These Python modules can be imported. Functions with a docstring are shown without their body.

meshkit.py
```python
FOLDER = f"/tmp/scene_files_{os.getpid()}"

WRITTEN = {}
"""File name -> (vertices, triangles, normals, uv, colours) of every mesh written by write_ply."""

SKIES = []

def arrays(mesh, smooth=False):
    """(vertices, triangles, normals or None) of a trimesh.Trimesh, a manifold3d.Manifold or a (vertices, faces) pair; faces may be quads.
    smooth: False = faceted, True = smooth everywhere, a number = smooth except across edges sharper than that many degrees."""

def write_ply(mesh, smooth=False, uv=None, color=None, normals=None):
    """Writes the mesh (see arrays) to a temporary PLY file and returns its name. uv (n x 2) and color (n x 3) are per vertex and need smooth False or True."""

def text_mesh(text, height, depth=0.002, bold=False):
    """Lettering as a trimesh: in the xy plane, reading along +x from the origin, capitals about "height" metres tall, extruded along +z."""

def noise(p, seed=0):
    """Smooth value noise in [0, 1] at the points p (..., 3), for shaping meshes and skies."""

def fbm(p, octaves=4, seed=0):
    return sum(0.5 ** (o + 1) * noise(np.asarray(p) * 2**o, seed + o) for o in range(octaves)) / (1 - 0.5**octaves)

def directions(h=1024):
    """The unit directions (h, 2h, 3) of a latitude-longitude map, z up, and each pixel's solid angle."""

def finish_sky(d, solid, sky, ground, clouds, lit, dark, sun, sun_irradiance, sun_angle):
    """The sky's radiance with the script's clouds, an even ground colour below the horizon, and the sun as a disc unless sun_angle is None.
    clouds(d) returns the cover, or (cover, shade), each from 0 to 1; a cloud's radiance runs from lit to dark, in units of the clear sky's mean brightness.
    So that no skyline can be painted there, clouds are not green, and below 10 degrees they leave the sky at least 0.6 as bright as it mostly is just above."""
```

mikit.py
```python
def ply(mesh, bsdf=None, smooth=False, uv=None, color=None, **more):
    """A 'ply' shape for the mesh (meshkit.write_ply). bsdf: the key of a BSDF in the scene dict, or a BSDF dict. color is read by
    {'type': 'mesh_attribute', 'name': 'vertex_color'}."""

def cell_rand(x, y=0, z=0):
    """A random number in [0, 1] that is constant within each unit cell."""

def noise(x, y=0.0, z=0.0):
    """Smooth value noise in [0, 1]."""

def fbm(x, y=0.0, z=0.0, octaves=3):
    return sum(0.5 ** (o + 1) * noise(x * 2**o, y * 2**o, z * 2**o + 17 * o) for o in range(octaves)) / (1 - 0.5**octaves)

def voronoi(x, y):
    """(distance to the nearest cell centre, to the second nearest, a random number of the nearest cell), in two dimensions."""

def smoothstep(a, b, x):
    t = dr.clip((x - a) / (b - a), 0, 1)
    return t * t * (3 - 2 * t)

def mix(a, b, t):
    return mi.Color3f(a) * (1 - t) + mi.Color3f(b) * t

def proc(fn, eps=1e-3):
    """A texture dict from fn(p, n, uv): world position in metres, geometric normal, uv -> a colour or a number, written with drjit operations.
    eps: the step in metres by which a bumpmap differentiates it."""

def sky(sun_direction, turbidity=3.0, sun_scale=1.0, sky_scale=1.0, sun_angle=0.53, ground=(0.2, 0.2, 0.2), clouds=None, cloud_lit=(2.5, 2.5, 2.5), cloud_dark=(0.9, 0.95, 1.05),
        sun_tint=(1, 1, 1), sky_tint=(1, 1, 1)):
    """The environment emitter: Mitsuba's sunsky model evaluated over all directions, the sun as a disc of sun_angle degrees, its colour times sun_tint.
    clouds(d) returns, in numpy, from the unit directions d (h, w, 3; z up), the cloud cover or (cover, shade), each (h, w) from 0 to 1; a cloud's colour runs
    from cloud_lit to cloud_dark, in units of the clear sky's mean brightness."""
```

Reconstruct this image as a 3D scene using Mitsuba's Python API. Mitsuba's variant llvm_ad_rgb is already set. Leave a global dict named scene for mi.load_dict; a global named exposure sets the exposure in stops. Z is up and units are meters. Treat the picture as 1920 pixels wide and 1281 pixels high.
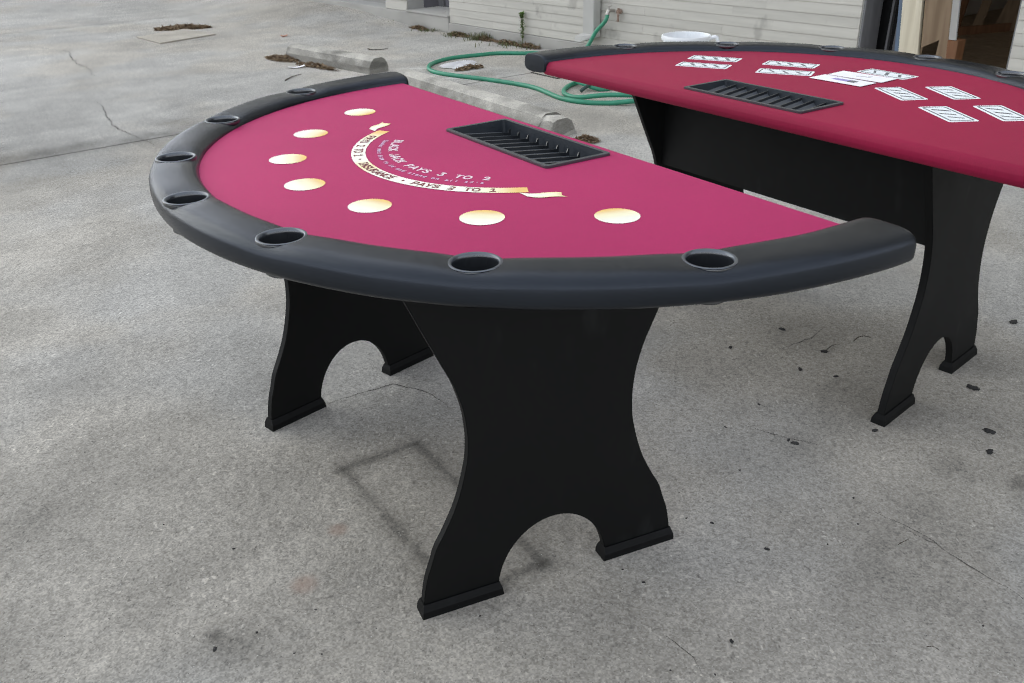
import math
import numpy as np
import trimesh
import manifold3d as m3
import drjit as dr
import mitsuba as mi
import mikit
import meshkit
from mikit import noise, fbm, voronoi, smoothstep, mix, proc

# ------------------------------------------------------------------ camera, sky, exposure
PITCH, ROLL, CAM_H, FOCAL = 0.46722, -0.022305, 1.26968, 1699.74      # focal in pixels of a 1920 wide picture
fwd = np.array([0, math.cos(PITCH), -math.sin(PITCH)])
rgt = np.array([1.0, 0, 0])
upv = np.cross(rgt, fwd)
upr = -math.sin(ROLL) * rgt + math.cos(ROLL) * upv
T4 = mi.ScalarTransform4f
scene, labels = {'type': 'scene'}, {}
scene['camera'] = {
    'type': 'perspective', 'fov': 2 * math.degrees(math.atan(960 / FOCAL)), 'fov_axis': 'x', 'near_clip': 0.05, 'far_clip': 2000.0,
    'to_world': T4().look_at(origin=[0, 0, CAM_H], target=(np.array([0, 0, CAM_H]) + fwd).tolist(), up=upr.tolist()),
    'film': {'type': 'hdrfilm', 'width': 1024, 'height': 683}, 'sampler': {'type': 'independent', 'sample_count': 64}}


def overcast(d):
    """even overcast: brightest low down and towards the sun behind the cloud, duller and bluer overhead"""
    up = np.clip((d[..., 2] - 0.10) / 0.75, 0, 1)
    side = 0.5 + 0.5 * (d[..., 0] * -0.87 + d[..., 1] * 0.48)
    return np.ones(d.shape[:2]), np.clip(0.50 * up ** 0.8 + 0.45 * (1 - side), 0, 1)


scene['sky'] = mikit.sky([-0.78, 0.43, 0.45], turbidity=3, sun_scale=0.10, sun_angle=50, clouds=overcast, cloud_lit=(3.45, 3.6, 3.85), cloud_dark=(1.35, 1.48, 1.70),
                         ground=(0.25, 0.25, 0.25), sun_tint=(0.8, 1.0, 1.3))
exposure = 2.65

# ------------------------------------------------------------------ helpers
rng = np.random.default_rng(7)
used = {}


def numbered(key):
    n = used.get(key, -1) + 1
    used[key] = n
    return key if n == 0 else f'{key}_{n:03d}'


def thing(name, label, cat, group=None):
    k = numbered(name)
    labels[k] = {'label': label, 'category': cat}
    if group:
        labels[k]['group'] = group
    return k


def put(key, mesh, bsdf, smooth=False, to_world=None, uv=None, kind=None, label=None):
    """one entry of the scene; mesh may be a ready ply dict"""
    if key not in labels or key in scene:      # a thing made of one mesh keeps the key that thing() gave it
        key = numbered(key)
    e = dict(mesh) if isinstance(mesh, dict) else mikit.ply(mesh, bsdf, smooth, uv=uv)
    if to_world is not None:
        e['to_world'] = to_world
    scene[key] = e
    if kind or label:
        labels.setdefault(key, {})
        if kind:
            labels[key]['kind'] = kind
        if label:
            labels[key]['label'] = label
    return key


def place(x, y, yaw, z=0.0):
    return T4().translate([x, y, z]).rotate([0, 0, 1], math.degrees(yaw))


def tm(man):
    m = man.to_mesh()
    return trimesh.Trimesh(np.array(m.vert_properties[:, :3]), np.array(m.tri_verts), process=False)


def man(mesh):
    return m3.Manifold(m3.Mesh(np.asarray(mesh.vertices, np.float32), np.asarray(mesh.faces, np.uint32)))


def box(x0, x1, y0, y1, z0, z1):
    b = trimesh.creation.box([x1 - x0, y1 - y0, z1 - z0])
    b.apply_translation([(x0 + x1) / 2, (y0 + y1) / 2, (z0 + z1) / 2])
    return b


def hull(pts):
    return trimesh.convex.convex_hull(np.asarray(pts, float))


def cbox(x0, x1, y0, y1, z0, z1, c=0.004):
    """box with chamfered edges"""
    p = []
    for x, sx in ((x0, 1), (x1, -1)):
        for y, sy in ((y0, 1), (y1, -1)):
            for z, sz in ((z0, 1), (z1, -1)):
                p += [(x + sx * c, y + sy * c, z), (x + sx * c, y, z + sz * c), (x, y + sy * c, z + sz * c)]
    return hull(p)


def extrude(poly, z0, z1):
    """polygon (n x 2) or list of polygons, even-odd, to a manifold"""
    polys = poly if isinstance(poly, list) else [poly]
    cs = m3.CrossSection([np.asarray(q, float) for q in polys], m3.FillRule.EvenOdd)
    return m3.Manifold.extrude(cs, z1 - z0).translate([0, 0, z0])


def lathe(profile, sides=40, closed=True):
    """profile: (r, z) pairs, revolved about z"""
    p = np.asarray(profile, float)
    n = len(p)
    a = np.arange(sides) * 2 * np.pi / sides
    v = np.stack([p[None, :, 0] * np.cos(a)[:, None], p[None, :, 0] * np.sin(a)[:, None], np.broadcast_to(p[:, 1], (sides, n))], -1).reshape(-1, 3)
    f = []
    for i in range(sides):
        j = (i + 1) % sides
        for k in range(n if closed else n - 1):
            l = (k + 1) % n
            f += [(i * n + k, j * n + k, j * n + l), (i * n + k, j * n + l, i * n + l)]
    m = trimesh.Trimesh(v, f, process=False)
    return m


def tube(pts, r, sides=10, cap=True):
    p = np.asarray(pts, float)
    t = np.gradient(p, axis=0)
    t /= np.linalg.norm(t, axis=1, keepdims=True)
    a = np.cross(t, np.where(np.abs(t[:, 2:]) < 0.9, [0, 0, 1.0], [1.0, 0, 0]))
    a /= np.linalg.norm(a, axis=1, keepdims=True)
    b = np.cross(t, a)
    ang = np.arange(sides) * 2 * np.pi / sides
    rr = np.broadcast_to(r, (len(p),))[:, None, None]
    v = (p[:, None] + rr * (np.cos(ang)[None, :, None] * a[:, None] + np.sin(ang)[None, :, None] * b[:, None])).reshape(-1, 3)
    i, j = np.meshgrid(np.arange(len(p) - 1), np.arange(sides), indexing='ij')
    q = np.stack([i * sides + j, (i + 1) * sides + j, (i + 1) * sides + (j + 1) % sides, i * sides + (j + 1) % sides], -1).reshape(-1, 4)
    f = np.vstack([q[:, [0, 1, 2]], q[:, [0, 2, 3]]])
    if cap:
        v = np.vstack([v, p[:1], p[-1:]])
        n0, n1, o = len(v) - 2, len(v) - 1, (len(p) - 1) * sides
        f = np.vstack([f, [(n0, k, (k + 1) % sides) for k in range(sides)], [(n1, o + (k + 1) % sides, o + k) for k in range(sides)]])
    m = trimesh.Trimesh(v, f, process=False)
    m.fix_normals()
    return m


def spline(pts, n):
    from scipy.interpolate import CubicSpline
    p = np.asarray(pts, float)
    s = np.r_[0, np.cumsum(np.linalg.norm(np.diff(p, axis=0), axis=1) ** 0.7)]
    return CubicSpline(s, p)(np.linspace(0, s[-1], n))


def blob(sx, sy, sz, seed, sub=2, amp=0.35, freq=1.6):
    m = trimesh.creation.icosphere(sub)
    v = m.vertices
    d = meshkit.fbm(v * freq + seed * 7.3, 3, seed) - 0.5
    m.vertices = v * (1 + amp * 2 * d[:, None]) * [sx, sy, sz]
    return m


# ------------------------------------------------------------------ materials
def mat(key, bsdf, bump=None, scale=0.001, two=True):
    if bump is not None:
        bsdf = {'type': 'bumpmap', 'arbitrary': bump, 'scale': scale, 'bsdf': bsdf}
    scene[key] = {'type': 'twosided', 'bsdf': bsdf} if two else bsdf


def pr(color, rough=0.6, spec=0.5, **k):
    c = {'type': 'rgb', 'value': list(color)} if isinstance(color, (tuple, list)) else color
    r = rough if isinstance(rough, dict) else float(rough)
    return {'type': 'principled', 'base_color': c, 'roughness': r, 'specular': spec, **k}


def seg_dist(p, a, b):
    ax, ay, bx, by = a[0], a[1], b[0], b[1]
    dx, dy = bx - ax, by - ay
    t = dr.clip(((p.x - ax) * dx + (p.y - ay) * dy) / (dx * dx + dy * dy), 0, 1)
    return dr.sqrt(dr.square(p.x - ax - t * dx) + dr.square(p.y - ay - t * dy))


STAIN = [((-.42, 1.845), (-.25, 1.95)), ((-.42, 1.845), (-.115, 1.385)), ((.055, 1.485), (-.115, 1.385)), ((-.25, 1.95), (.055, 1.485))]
RUST = [(-.395, 1.61, .022), (-.435, 1.435, .028), (1.27, 1.58, .03)]
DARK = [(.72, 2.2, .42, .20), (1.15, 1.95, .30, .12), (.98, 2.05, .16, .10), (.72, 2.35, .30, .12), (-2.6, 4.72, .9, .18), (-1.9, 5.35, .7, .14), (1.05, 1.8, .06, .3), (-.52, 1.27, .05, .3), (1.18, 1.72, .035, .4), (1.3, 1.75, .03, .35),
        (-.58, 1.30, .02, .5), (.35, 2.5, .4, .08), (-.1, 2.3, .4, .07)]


def concrete(p, n, uv):
    x, y = p.x, p.y
    big = fbm(x * 0.9, y * 0.9, 1.3, 4)
    mid = fbm(x * 5.5, y * 5.5, 4.0, 4)
    streak = fbm((x * 0.78 + y * 0.62) * 2.2, (-x * 0.62 + y * 0.78) * 9.0, 7.0, 3)
    g1 = noise(x * 160, y * 160, 2.0)
    g2 = noise(x * 330, y * 330, 5.0)
    g3 = noise(x * 75, y * 75, 9.0)
    v = 0.345 + 0.22 * (big - 0.5) + 0.14 * (mid - 0.5) + 0.08 * (streak - 0.5)
    v = v * (1 + 0.36 * (g1 - 0.5) + 0.50 * (g2 - 0.5) + 0.10 * (g3 - 0.5))
    # light chips and dark pits of the worn aggregate
    v = v + 0.16 * smoothstep(0.86, 0.95, noise(x * 120, y * 120, 21.0)) * smoothstep(0.45, 0.6, noise(x * 9, y * 9, 3.3))
    v = v * (1 - 0.28 * smoothstep(0.86, 0.94, noise(x * 170, y * 170, 33.0)))
    wob = 0.012 * (noise(x * 18, y * 18, 6.0) - 0.5)
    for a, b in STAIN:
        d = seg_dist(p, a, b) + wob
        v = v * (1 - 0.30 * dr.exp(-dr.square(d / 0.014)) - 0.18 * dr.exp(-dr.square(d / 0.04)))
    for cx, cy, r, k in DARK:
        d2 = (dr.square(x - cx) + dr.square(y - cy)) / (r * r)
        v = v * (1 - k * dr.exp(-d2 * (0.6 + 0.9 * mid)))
    # grime along the joint that crosses the yard
    jd = dr.abs(-(x + 2.24) * 0.623 + (y - 5.06) * 0.782 - 0.12)
    v = v * (1 - 0.45 * dr.exp(-dr.square(jd / 0.24)) * smoothstep(0.25, 0.65, fbm(x * 3.1, y * 3.1, 8.0, 4)) * smoothstep(0.6, -0.6, x))
    tint = mix((1.05, 0.985, 0.87), (1.02, 0.99, 0.92), smoothstep(0.35, 0.65, fbm(x * 1.7, y * 1.7, 15.0, 3)))
    c = tint * v
    for cx, cy, r in RUST:
        d2 = (dr.square(x - cx) + dr.square(y - cy)) / (r * r)
        c = mix(c, mi.Color3f(0.30, 0.205, 0.16), 0.55 * dr.exp(-d2 * d2) * (0.5 + mid))
    # lime wash marks near the wheel stops
    lime = smoothstep(0.9, 0.2, dr.sqrt(dr.square((x + .62) / 1.0) + dr.square((y - 7.0) / .55))) * smoothstep(0.5, 0.72, fbm(x * 6, y * 14, 3.0, 4))
    return mix(c, mi.Color3f(0.62, 0.62, 0.60), 0.6 * lime)


def concrete_bump(p, n, uv):
    x, y = p.x, p.y
    return 0.5 * noise(x * 150, y * 150, 2.0) + 0.35 * noise(x * 320, y * 320, 5.0) + 1.2 * noise(x * 40, y * 40, 3.0)


mat('m_concrete', pr(proc(concrete), 0.82, 0.35), proc(concrete_bump), 0.0022)


def block_concrete(p, n, uv):
    a = fbm(p.x * 9, p.y * 9, p.z * 9, 4)
    g = noise(p.x * 140, p.y * 140, p.z * 140)
    v = (0.30 + 0.24 * (a - 0.5)) * (1 + 0.4 * (g - 0.5))
    v = v * (1 - 0.35 * smoothstep(0.55, 0.75, fbm(p.x * 4, p.y * 4, p.z * 18, 3)))
    v = v * (0.78 + 0.52 * smoothstep(0.35, 0.8, n.z + 0.5 * (a - 0.5)))  # shading put into the colour: darker sides, paler upward faces
    return mi.Color3f(1.03, 0.985, 0.88) * v


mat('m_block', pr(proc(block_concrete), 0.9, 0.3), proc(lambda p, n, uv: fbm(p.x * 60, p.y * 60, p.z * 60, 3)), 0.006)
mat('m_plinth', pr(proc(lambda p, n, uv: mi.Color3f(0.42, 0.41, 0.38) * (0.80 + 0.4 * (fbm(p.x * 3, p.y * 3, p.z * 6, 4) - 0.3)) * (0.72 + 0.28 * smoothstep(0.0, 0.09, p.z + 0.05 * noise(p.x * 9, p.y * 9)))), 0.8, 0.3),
    proc(lambda p, n, uv: fbm(p.x * 50, p.y * 50, p.z * 50, 3)), 0.003)
for i, t in enumerate((0.97, 1.0, 1.04)):
    mat(f'm_siding_{i}', pr(proc(lambda p, n, uv, t=t, i=i: mi.Color3f(0.455, 0.44, 0.395) * (t * (0.86 + 0.28 * fbm(p.x * 2.5, p.y * 2.5, p.z * 30 + i * 9, 4)) * (1 - 0.25 * smoothstep(0.66, 0.8, fbm(p.x * 7, p.y * 7, p.z * 5, 4))))), 0.62, 0.4),
        proc(lambda p, n, uv, i=i: fbm(p.x * 9, p.y * 9, p.z * 140 + i * 5, 3)), 0.0012)
mat('m_trim', pr(proc(lambda p, n, uv: mi.Color3f(0.43, 0.425, 0.40) * (0.88 + 0.2 * fbm(p.x * 5, p.y * 5, p.z * 5, 3))), 0.5, 0.4))
mat('m_door', pr(proc(lambda p, n, uv: mi.Color3f(0.16, 0.155, 0.17) * (0.85 + 0.3 * fbm(p.x * 4, p.y * 4, p.z * 2, 3))), 0.5))
mat('m_greyboard', pr(proc(lambda p, n, uv: mi.Color3f(0.15, 0.15, 0.155) * (0.8 + 0.4 * fbm(p.x * 30, p.y * 30, p.z * 2, 3))), 0.6))
mat('m_bluepost', pr(proc(lambda p, n, uv: mi.Color3f(0.09, 0.13, 0.19) * (0.8 + 0.4 * fbm(p.x * 30, p.y * 30, p.z * 3, 3))), 0.5))


def wood(c0, c1, sx=40, sz=2.0):
    def f(p, n, uv):
        g = fbm(p.x * sx, p.y * sx, p.z * sz, 4)
        return mix(c0, c1, smoothstep(0.25, 0.75, g))
    return proc(f)


mat('m_cream', pr(wood((0.50, 0.45, 0.34), (0.60, 0.55, 0.43)), 0.6))
mat('m_ply', pr(wood((0.22, 0.15, 0.09), (0.31, 0.22, 0.14)), 0.65))
mat('m_orangewood', pr(wood((0.15, 0.07, 0.03), (0.24, 0.11, 0.05)), 0.6))
mat('m_tanwood', pr(wood((0.22, 0.15, 0.09), (0.32, 0.22, 0.13)), 0.6))
mat('m_floorwood', pr(proc(lambda p, n, uv: mix((0.22, 0.15, 0.09), (0.36, 0.26, 0.16), fbm(p.x * 3 + 40 * p.y, p.x * 40 - p.y * 2, 1.0, 3))), 0.6))
mat('m_inside', pr((0.45, 0.40, 0.33), 0.9))
mat('m_blacksheet', pr((0.012, 0.012, 0.013), 0.6))
mat('m_roof', pr((0.2, 0.19, 0.18), 0.8))
mat('m_metal', pr((0.45, 0.43, 0.40), 0.4, metallic=0.8))
mat('m_rustmetal', pr(proc(lambda p, n, uv: mix((0.18, 0.09, 0.05), (0.3, 0.25, 0.22), noise(p.x * 90, p.y * 90, p.z * 90))), 0.7))
mat('m_hose', pr(proc(lambda p, n, uv: mi.Color3f(0.035, 0.24, 0.145) * (0.8 + 0.4 * fbm(p.x * 20, p.y * 20, p.z * 20, 3))), 0.35))
mat('m_hose_old', pr((0.03, 0.06, 0.055), 0.5))
mat('m_whiteplastic', pr((0.80, 0.82, 0.84), 0.3))
mat('m_bag', {'type': 'principledthin', 'base_color': {'type': 'rgb', 'value': [0.85, 0.85, 0.87]}, 'roughness': 0.4, 'diff_trans': 0.5, 'spec_trans': 0.0}, two=False)
mat('m_paper', pr(proc(lambda p, n, uv: mi.Color3f(0.82, 0.81, 0.84) * (0.96 + 0.08 * noise(p.x * 300, p.y * 300))), 0.55))
mat('m_orange', pr((0.55, 0.14, 0.04), 0.6))
mat('m_cover', pr(proc(lambda p, n, uv: mi.Color3f(0.38, 0.35, 0.30) * (0.8 + 0.4 * fbm(p.x * 6, p.y * 6, 1.0, 4)) * (0.9 + 0.2 * noise(p.x * 150, p.y * 150))), 0.85, 0.3))
mat('m_leaf', pr(proc(lambda p, n, uv: mix((0.11, 0.075, 0.045), (0.24, 0.17, 0.105), noise(p.x * 60, p.y * 60, p.z * 60))), 0.8, 0.3))
mat('m_twig', pr(proc(lambda p, n, uv: mi.Color3f(0.06, 0.05, 0.04) * (0.6 + 0.8 * noise(p.x * 90, p.y * 90))), 0.8, 0.3))
mat('m_grit', pr(proc(lambda p, n, uv: mi.Color3f(0.035, 0.034, 0.033) * (0.6 + 0.9 * noise(p.x * 300, p.y * 300, p.z * 300))), 0.75, 0.3))
mat('m_crack', pr((0.075, 0.07, 0.065), 0.95, 0.1))
mat('m_weed', pr(proc(lambda p, n, uv: mix((0.06, 0.085, 0.03), (0.15, 0.14, 0.07), noise(p.x * 25, p.y * 25, p.z * 25))), 0.7, 0.3))
mat('m_greenweed', pr(proc(lambda p, n, uv: mix((0.07, 0.14, 0.03), (0.14, 0.2, 0.06), noise(p.x * 60, p.y * 60, p.z * 60))), 0.6, 0.3))


# the tables
def felt_col(base):
    def f(p, n, uv):
        w = 0.5 * (noise(p.x * 900, p.y * 900) + noise(p.x * 1500 + 3, p.y * 500))
        m = fbm(p.x * 3, p.y * 3, 2.0, 3)
        return mi.Color3f(base) * (0.86 + 0.20 * (w - 0.5) + 0.24 * m)
    return f


for k_, base in (('m_felt', (0.35, 0.019, 0.096)), ('m_felt_dark', (0.235, 0.008, 0.040))):
    mat(k_, pr(proc(felt_col(base)), 0.6, 0.15, sheen=1.0, sheen_tint=0.55), proc(lambda p, n, uv: noise(p.x * 900, p.y * 900, p.z * 900)), 0.00025)
mat('m_vinyl', pr(proc(lambda p, n, uv: mi.Color3f(0.0028, 0.0036, 0.0050) * (0.85 + 0.3 * fbm(p.x * 8, p.y * 8, p.z * 8, 3))),
                  proc(lambda p, n, uv: 0.27 + 0.10 * fbm(p.x * 14, p.y * 14, p.z * 14, 3)), 0.5, spec_tint=0.5),
    proc(lambda p, n, uv: 0.4 * noise(p.x * 650, p.y * 650, p.z * 650) + 6 * fbm(p.x * 11, p.y * 11, p.z * 11, 2)), 0.0003)
mat('m_blackpaint', pr(proc(lambda p, n, uv: mi.Color3f(0.0030, 0.0033, 0.0033) * (0.7 + 0.7 * fbm(p.x * 4, p.y * 4, p.z * 2.0, 4) + 2.2 * smoothstep(0.62, 0.85, fbm(p.x * 25, p.y * 25, p.z * 7, 4)) * smoothstep(0.3, 0.6, noise(p.x * 5, p.y * 5, p.z * 5)))),
                       proc(lambda p, n, uv: 0.50 + 0.14 * fbm(p.x * 6, p.y * 6, p.z * 3, 3)), 0.2),
    proc(lambda p, n, uv: fbm(p.x * 90, p.y * 90, p.z * 9, 3)), 0.0006)
mat('m_footblack', pr(proc(lambda p, n, uv: mi.Color3f(0.0028, 0.0032, 0.0034) * (0.8 + 0.8 * smoothstep(0.55, 0.8, fbm(p.x * 40, p.y * 40, p.z * 40, 3)))), 0.55, 0.2))
mat('m_cup', pr((0.014, 0.016, 0.019), 0.14, 1.0, clearcoat=1.0, clearcoat_gloss=0.9))
mat('m_rim', pr((0.10, 0.112, 0.13), 0.16, 1.0, metallic=0.55))
mat('m_tray', pr(proc(lambda p, n, uv: mi.Color3f(0.022, 0.027, 0.034) * (0.85 + 0.3 * fbm(p.x * 20, p.y * 20, p.z * 20, 2))), 0.33, 1.0))

mat('m_trough', pr((0.062, 0.070, 0.082), 0.38, 0.9))


def gold_print(p, n, uv):
    t = uv.y
    a = mix((0.86, 0.84, 0.74), (0.86, 0.80, 0.55), smoothstep(0.25, 0.6, t))
    return mix(a, (0.78, 0.46, 0.10), 0.85 * smoothstep(0.55, 1.0, t))


mat('m_goldprint', pr(proc(gold_print), 0.6, 0.4))
mat('m_whiteprint', pr((0.78, 0.66, 0.70), 0.6, 0.4))
mat('m_lilacprint', pr((0.66, 0.50, 0.66), 0.6, 0.4))
mat('m_brownprint', pr((0.20, 0.06, 0.06), 0.6, 0.4))
mat('m_boxprint', pr((0.74, 0.77, 0.78), 0.55, 0.4))
mat('m_inkprint', pr((0.15, 0.155, 0.165), 0.55, 0.4))
mat('m_purpleprint', pr((0.30, 0.26, 0.52), 0.55, 0.4))

# ------------------------------------------------------------------ ground: base sheet, cast slabs, ramp
E1 = np.array([0.782, 0.623])       # along the joints
E2 = np.array([-0.623, 0.782])      # across the joints
J0 = np.array([-2.24, 5.06])


def sheet(pts, z):
    p = np.asarray(pts, float)
    return trimesh.Trimesh(np.c_[p, np.full(len(p), z)], [(0, k, k + 1) for k in range(1, len(p) - 1)], process=False)


gm = box(-400, 400, -400, 400, -1.0, -0.02)
put('ground', gm, 'm_concrete', kind='structure')
labels['ground']['label'] = 'worn grey concrete yard'
for k, (a, b) in enumerate(((-16.5, -11.0), (-11.0, -5.5), (-5.5, 0.0), (0.0, 5.5), (5.5, 11.0), (11.0, 16.5))):
    for c, d in ((-26, -13), (-13, -6.4), (-6.4, 6.6), (6.6, 20)):
        q = [J0 + E1 * s + E2 * t for s, t in ((c + .007, a + .008), (d - .007, a + .008), (d - .007, b - .008), (c + .007, b - .008))]
        put('ground__slab', tm(extrude(np.array(q), -0.06, 0.0)), 'm_concrete')

for t in (0.0, 5.5):
    q = [J0 + E1 * s + E2 * u for s, u in ((-26, t - .008), (20, t - .008), (20, t + .008), (-26, t + .008))]
    put('ground__joint', tm(extrude(np.array(q), -0.05, -0.006)), 'm_crack')

# the wall frame: origin, direction to the right along the wall, outward normal
WB = np.array([0.315, 8.139])
WR = np.array([0.63693, -0.77092])
WN = np.array([-0.77092, -0.63693])


def wpt(s, o=0.0):
    return WB + WR * s + WN * o


WALL_YAW = math.atan2(WR[1], WR[0])
# local wall frame: x = s along the wall to the right, y = into the building, z up
WT = place(WB[0], WB[1], WALL_YAW)

gx, gy = np.meshgrid(np.linspace(-9, -1.3, 60), np.linspace(0.0, 1.3, 30), indexing='ij')
ss = np.clip((-1.5 - gx) / 1.9, 0, 1)
ff = 1 - np.clip((gy - 0.1) / 1.1, 0, 1)
gz = 0.105 * ss * ss * (3 - 2 * ss) * ff * ff * (3 - 2 * ff) - 0.004
P = np.c_[gx.ravel(), -gy.ravel(), gz.ravel()]
i, j = np.meshgrid(np.arange(59), np.arange(29), indexing='ij')
q = np.stack([i * 30 + j, i * 30 + j + 1, (i + 1) * 30 + j + 1, (i + 1) * 30 + j], -1).reshape(-1, 4)
put('ramp', trimesh.Trimesh(P, np.vstack([q[:, [0, 1, 2]], q[:, [0, 2, 3]]]), process=False), 'm_concrete', True, WT, kind='structure', label='concrete apron rising to the far doorway')


def crack(pts, w, seed):
    r = np.random.default_rng(seed)
    p = np.asarray(pts, float)
    s = np.r_[0, np.cumsum(np.linalg.norm(np.diff(p, axis=0), axis=1))]
    n = max(12, int(s[-1] / 0.02))
    u = np.linspace(0, s[-1], n)
    c = np.c_[np.interp(u, s, p[:, 0]), np.interp(u, s, p[:, 1])]
    t = np.gradient(c, axis=0)
    t /= np.linalg.norm(t, axis=1, keepdims=True)
    nn = np.c_[-t[:, 1], t[:, 0]]
    jit = np.cumsum(r.normal(0, 0.35 * w, n))
    jit -= np.linspace(jit[0], jit[-1], n)
    c = c + nn * (jit[:, None] + r.normal(0, 0.4 * w, n)[:, None])
    ww = w * np.sin(np.linspace(0.15, np.pi - 0.15, n))[:, None] * r.uniform(0.3, 1, (n, 1)) * 0.5
    v = np.r_[np.c_[c - nn * ww, np.full(n, .0012)], np.c_[c + nn * ww, np.full(n, .0012)]]
    f = [(k, k + 1, n + k + 1) for k in range(n - 1)] + [(k, n + k + 1, n + k) for k in range(n - 1)]
    put('ground__crack', trimesh.Trimesh(v, f, process=False), 'm_crack')


crack([(.78, 1.66), (.82, 1.61), (.85, 1.58), (.88, 1.54), (.91, 1.47), (.95, 1.41), (.98, 1.37), (.995, 1.33), (1.02, 1.28)], .0022, 1)
crack([(.85, 1.565), (.88, 1.525), (.90, 1.515)], .0022, 2)
crack([(-4.9, 9.02), (-4.43, 8.86), (-3.93, 8.52), (-3.59, 7.9), (-3.41, 7.68), (-3.2, 7.28), (-2.97, 7.13)], .009, 3)
crack([(-2.86, 6.4), (-2.7, 6.13), (-2.41, 5.58), (-2.13, 5.23), (-1.93, 5.01)], .008, 4)
crack([(-.53, 2.15), (-.42, 2.22), (-.34, 2.26), (-.24, 2.21), (-.16, 2.11)], .004, 5)
crack([(-.36, 2.62), (-.30, 2.55), (-.2, 2.45)], .004, 6)
crack([(.27, 1.28), (.32, 1.22), (.33, 1.17)], .002, 7)
crack([(.80, 2.42), (.92, 2.5), (1.0, 2.58)], .004, 8)
crack([(.60, 2.0), (.7, 1.93), (.78, 1.9)], .003, 9)

# ------------------------------------------------------------------ the workshop building along the yard
B = thing('workshop_building', 'long workshop with pale grey lap siding and an open doorway', 'building')
PL = 0.095                                # top of the plinth
for a_, b_, y_, z_ in ((-1.318, 2.952, .2, PL - .002), (3.882, 4.9, .2, PL - .002), (7.4, 9.0, .2, PL - .002), (-9.0, -1.32, .9, .142)):
    put(B + '__plinth', cbox(a_, b_, -0.022, y_, -0.3, z_, .004), 'm_plinth', 30, WT)
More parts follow.
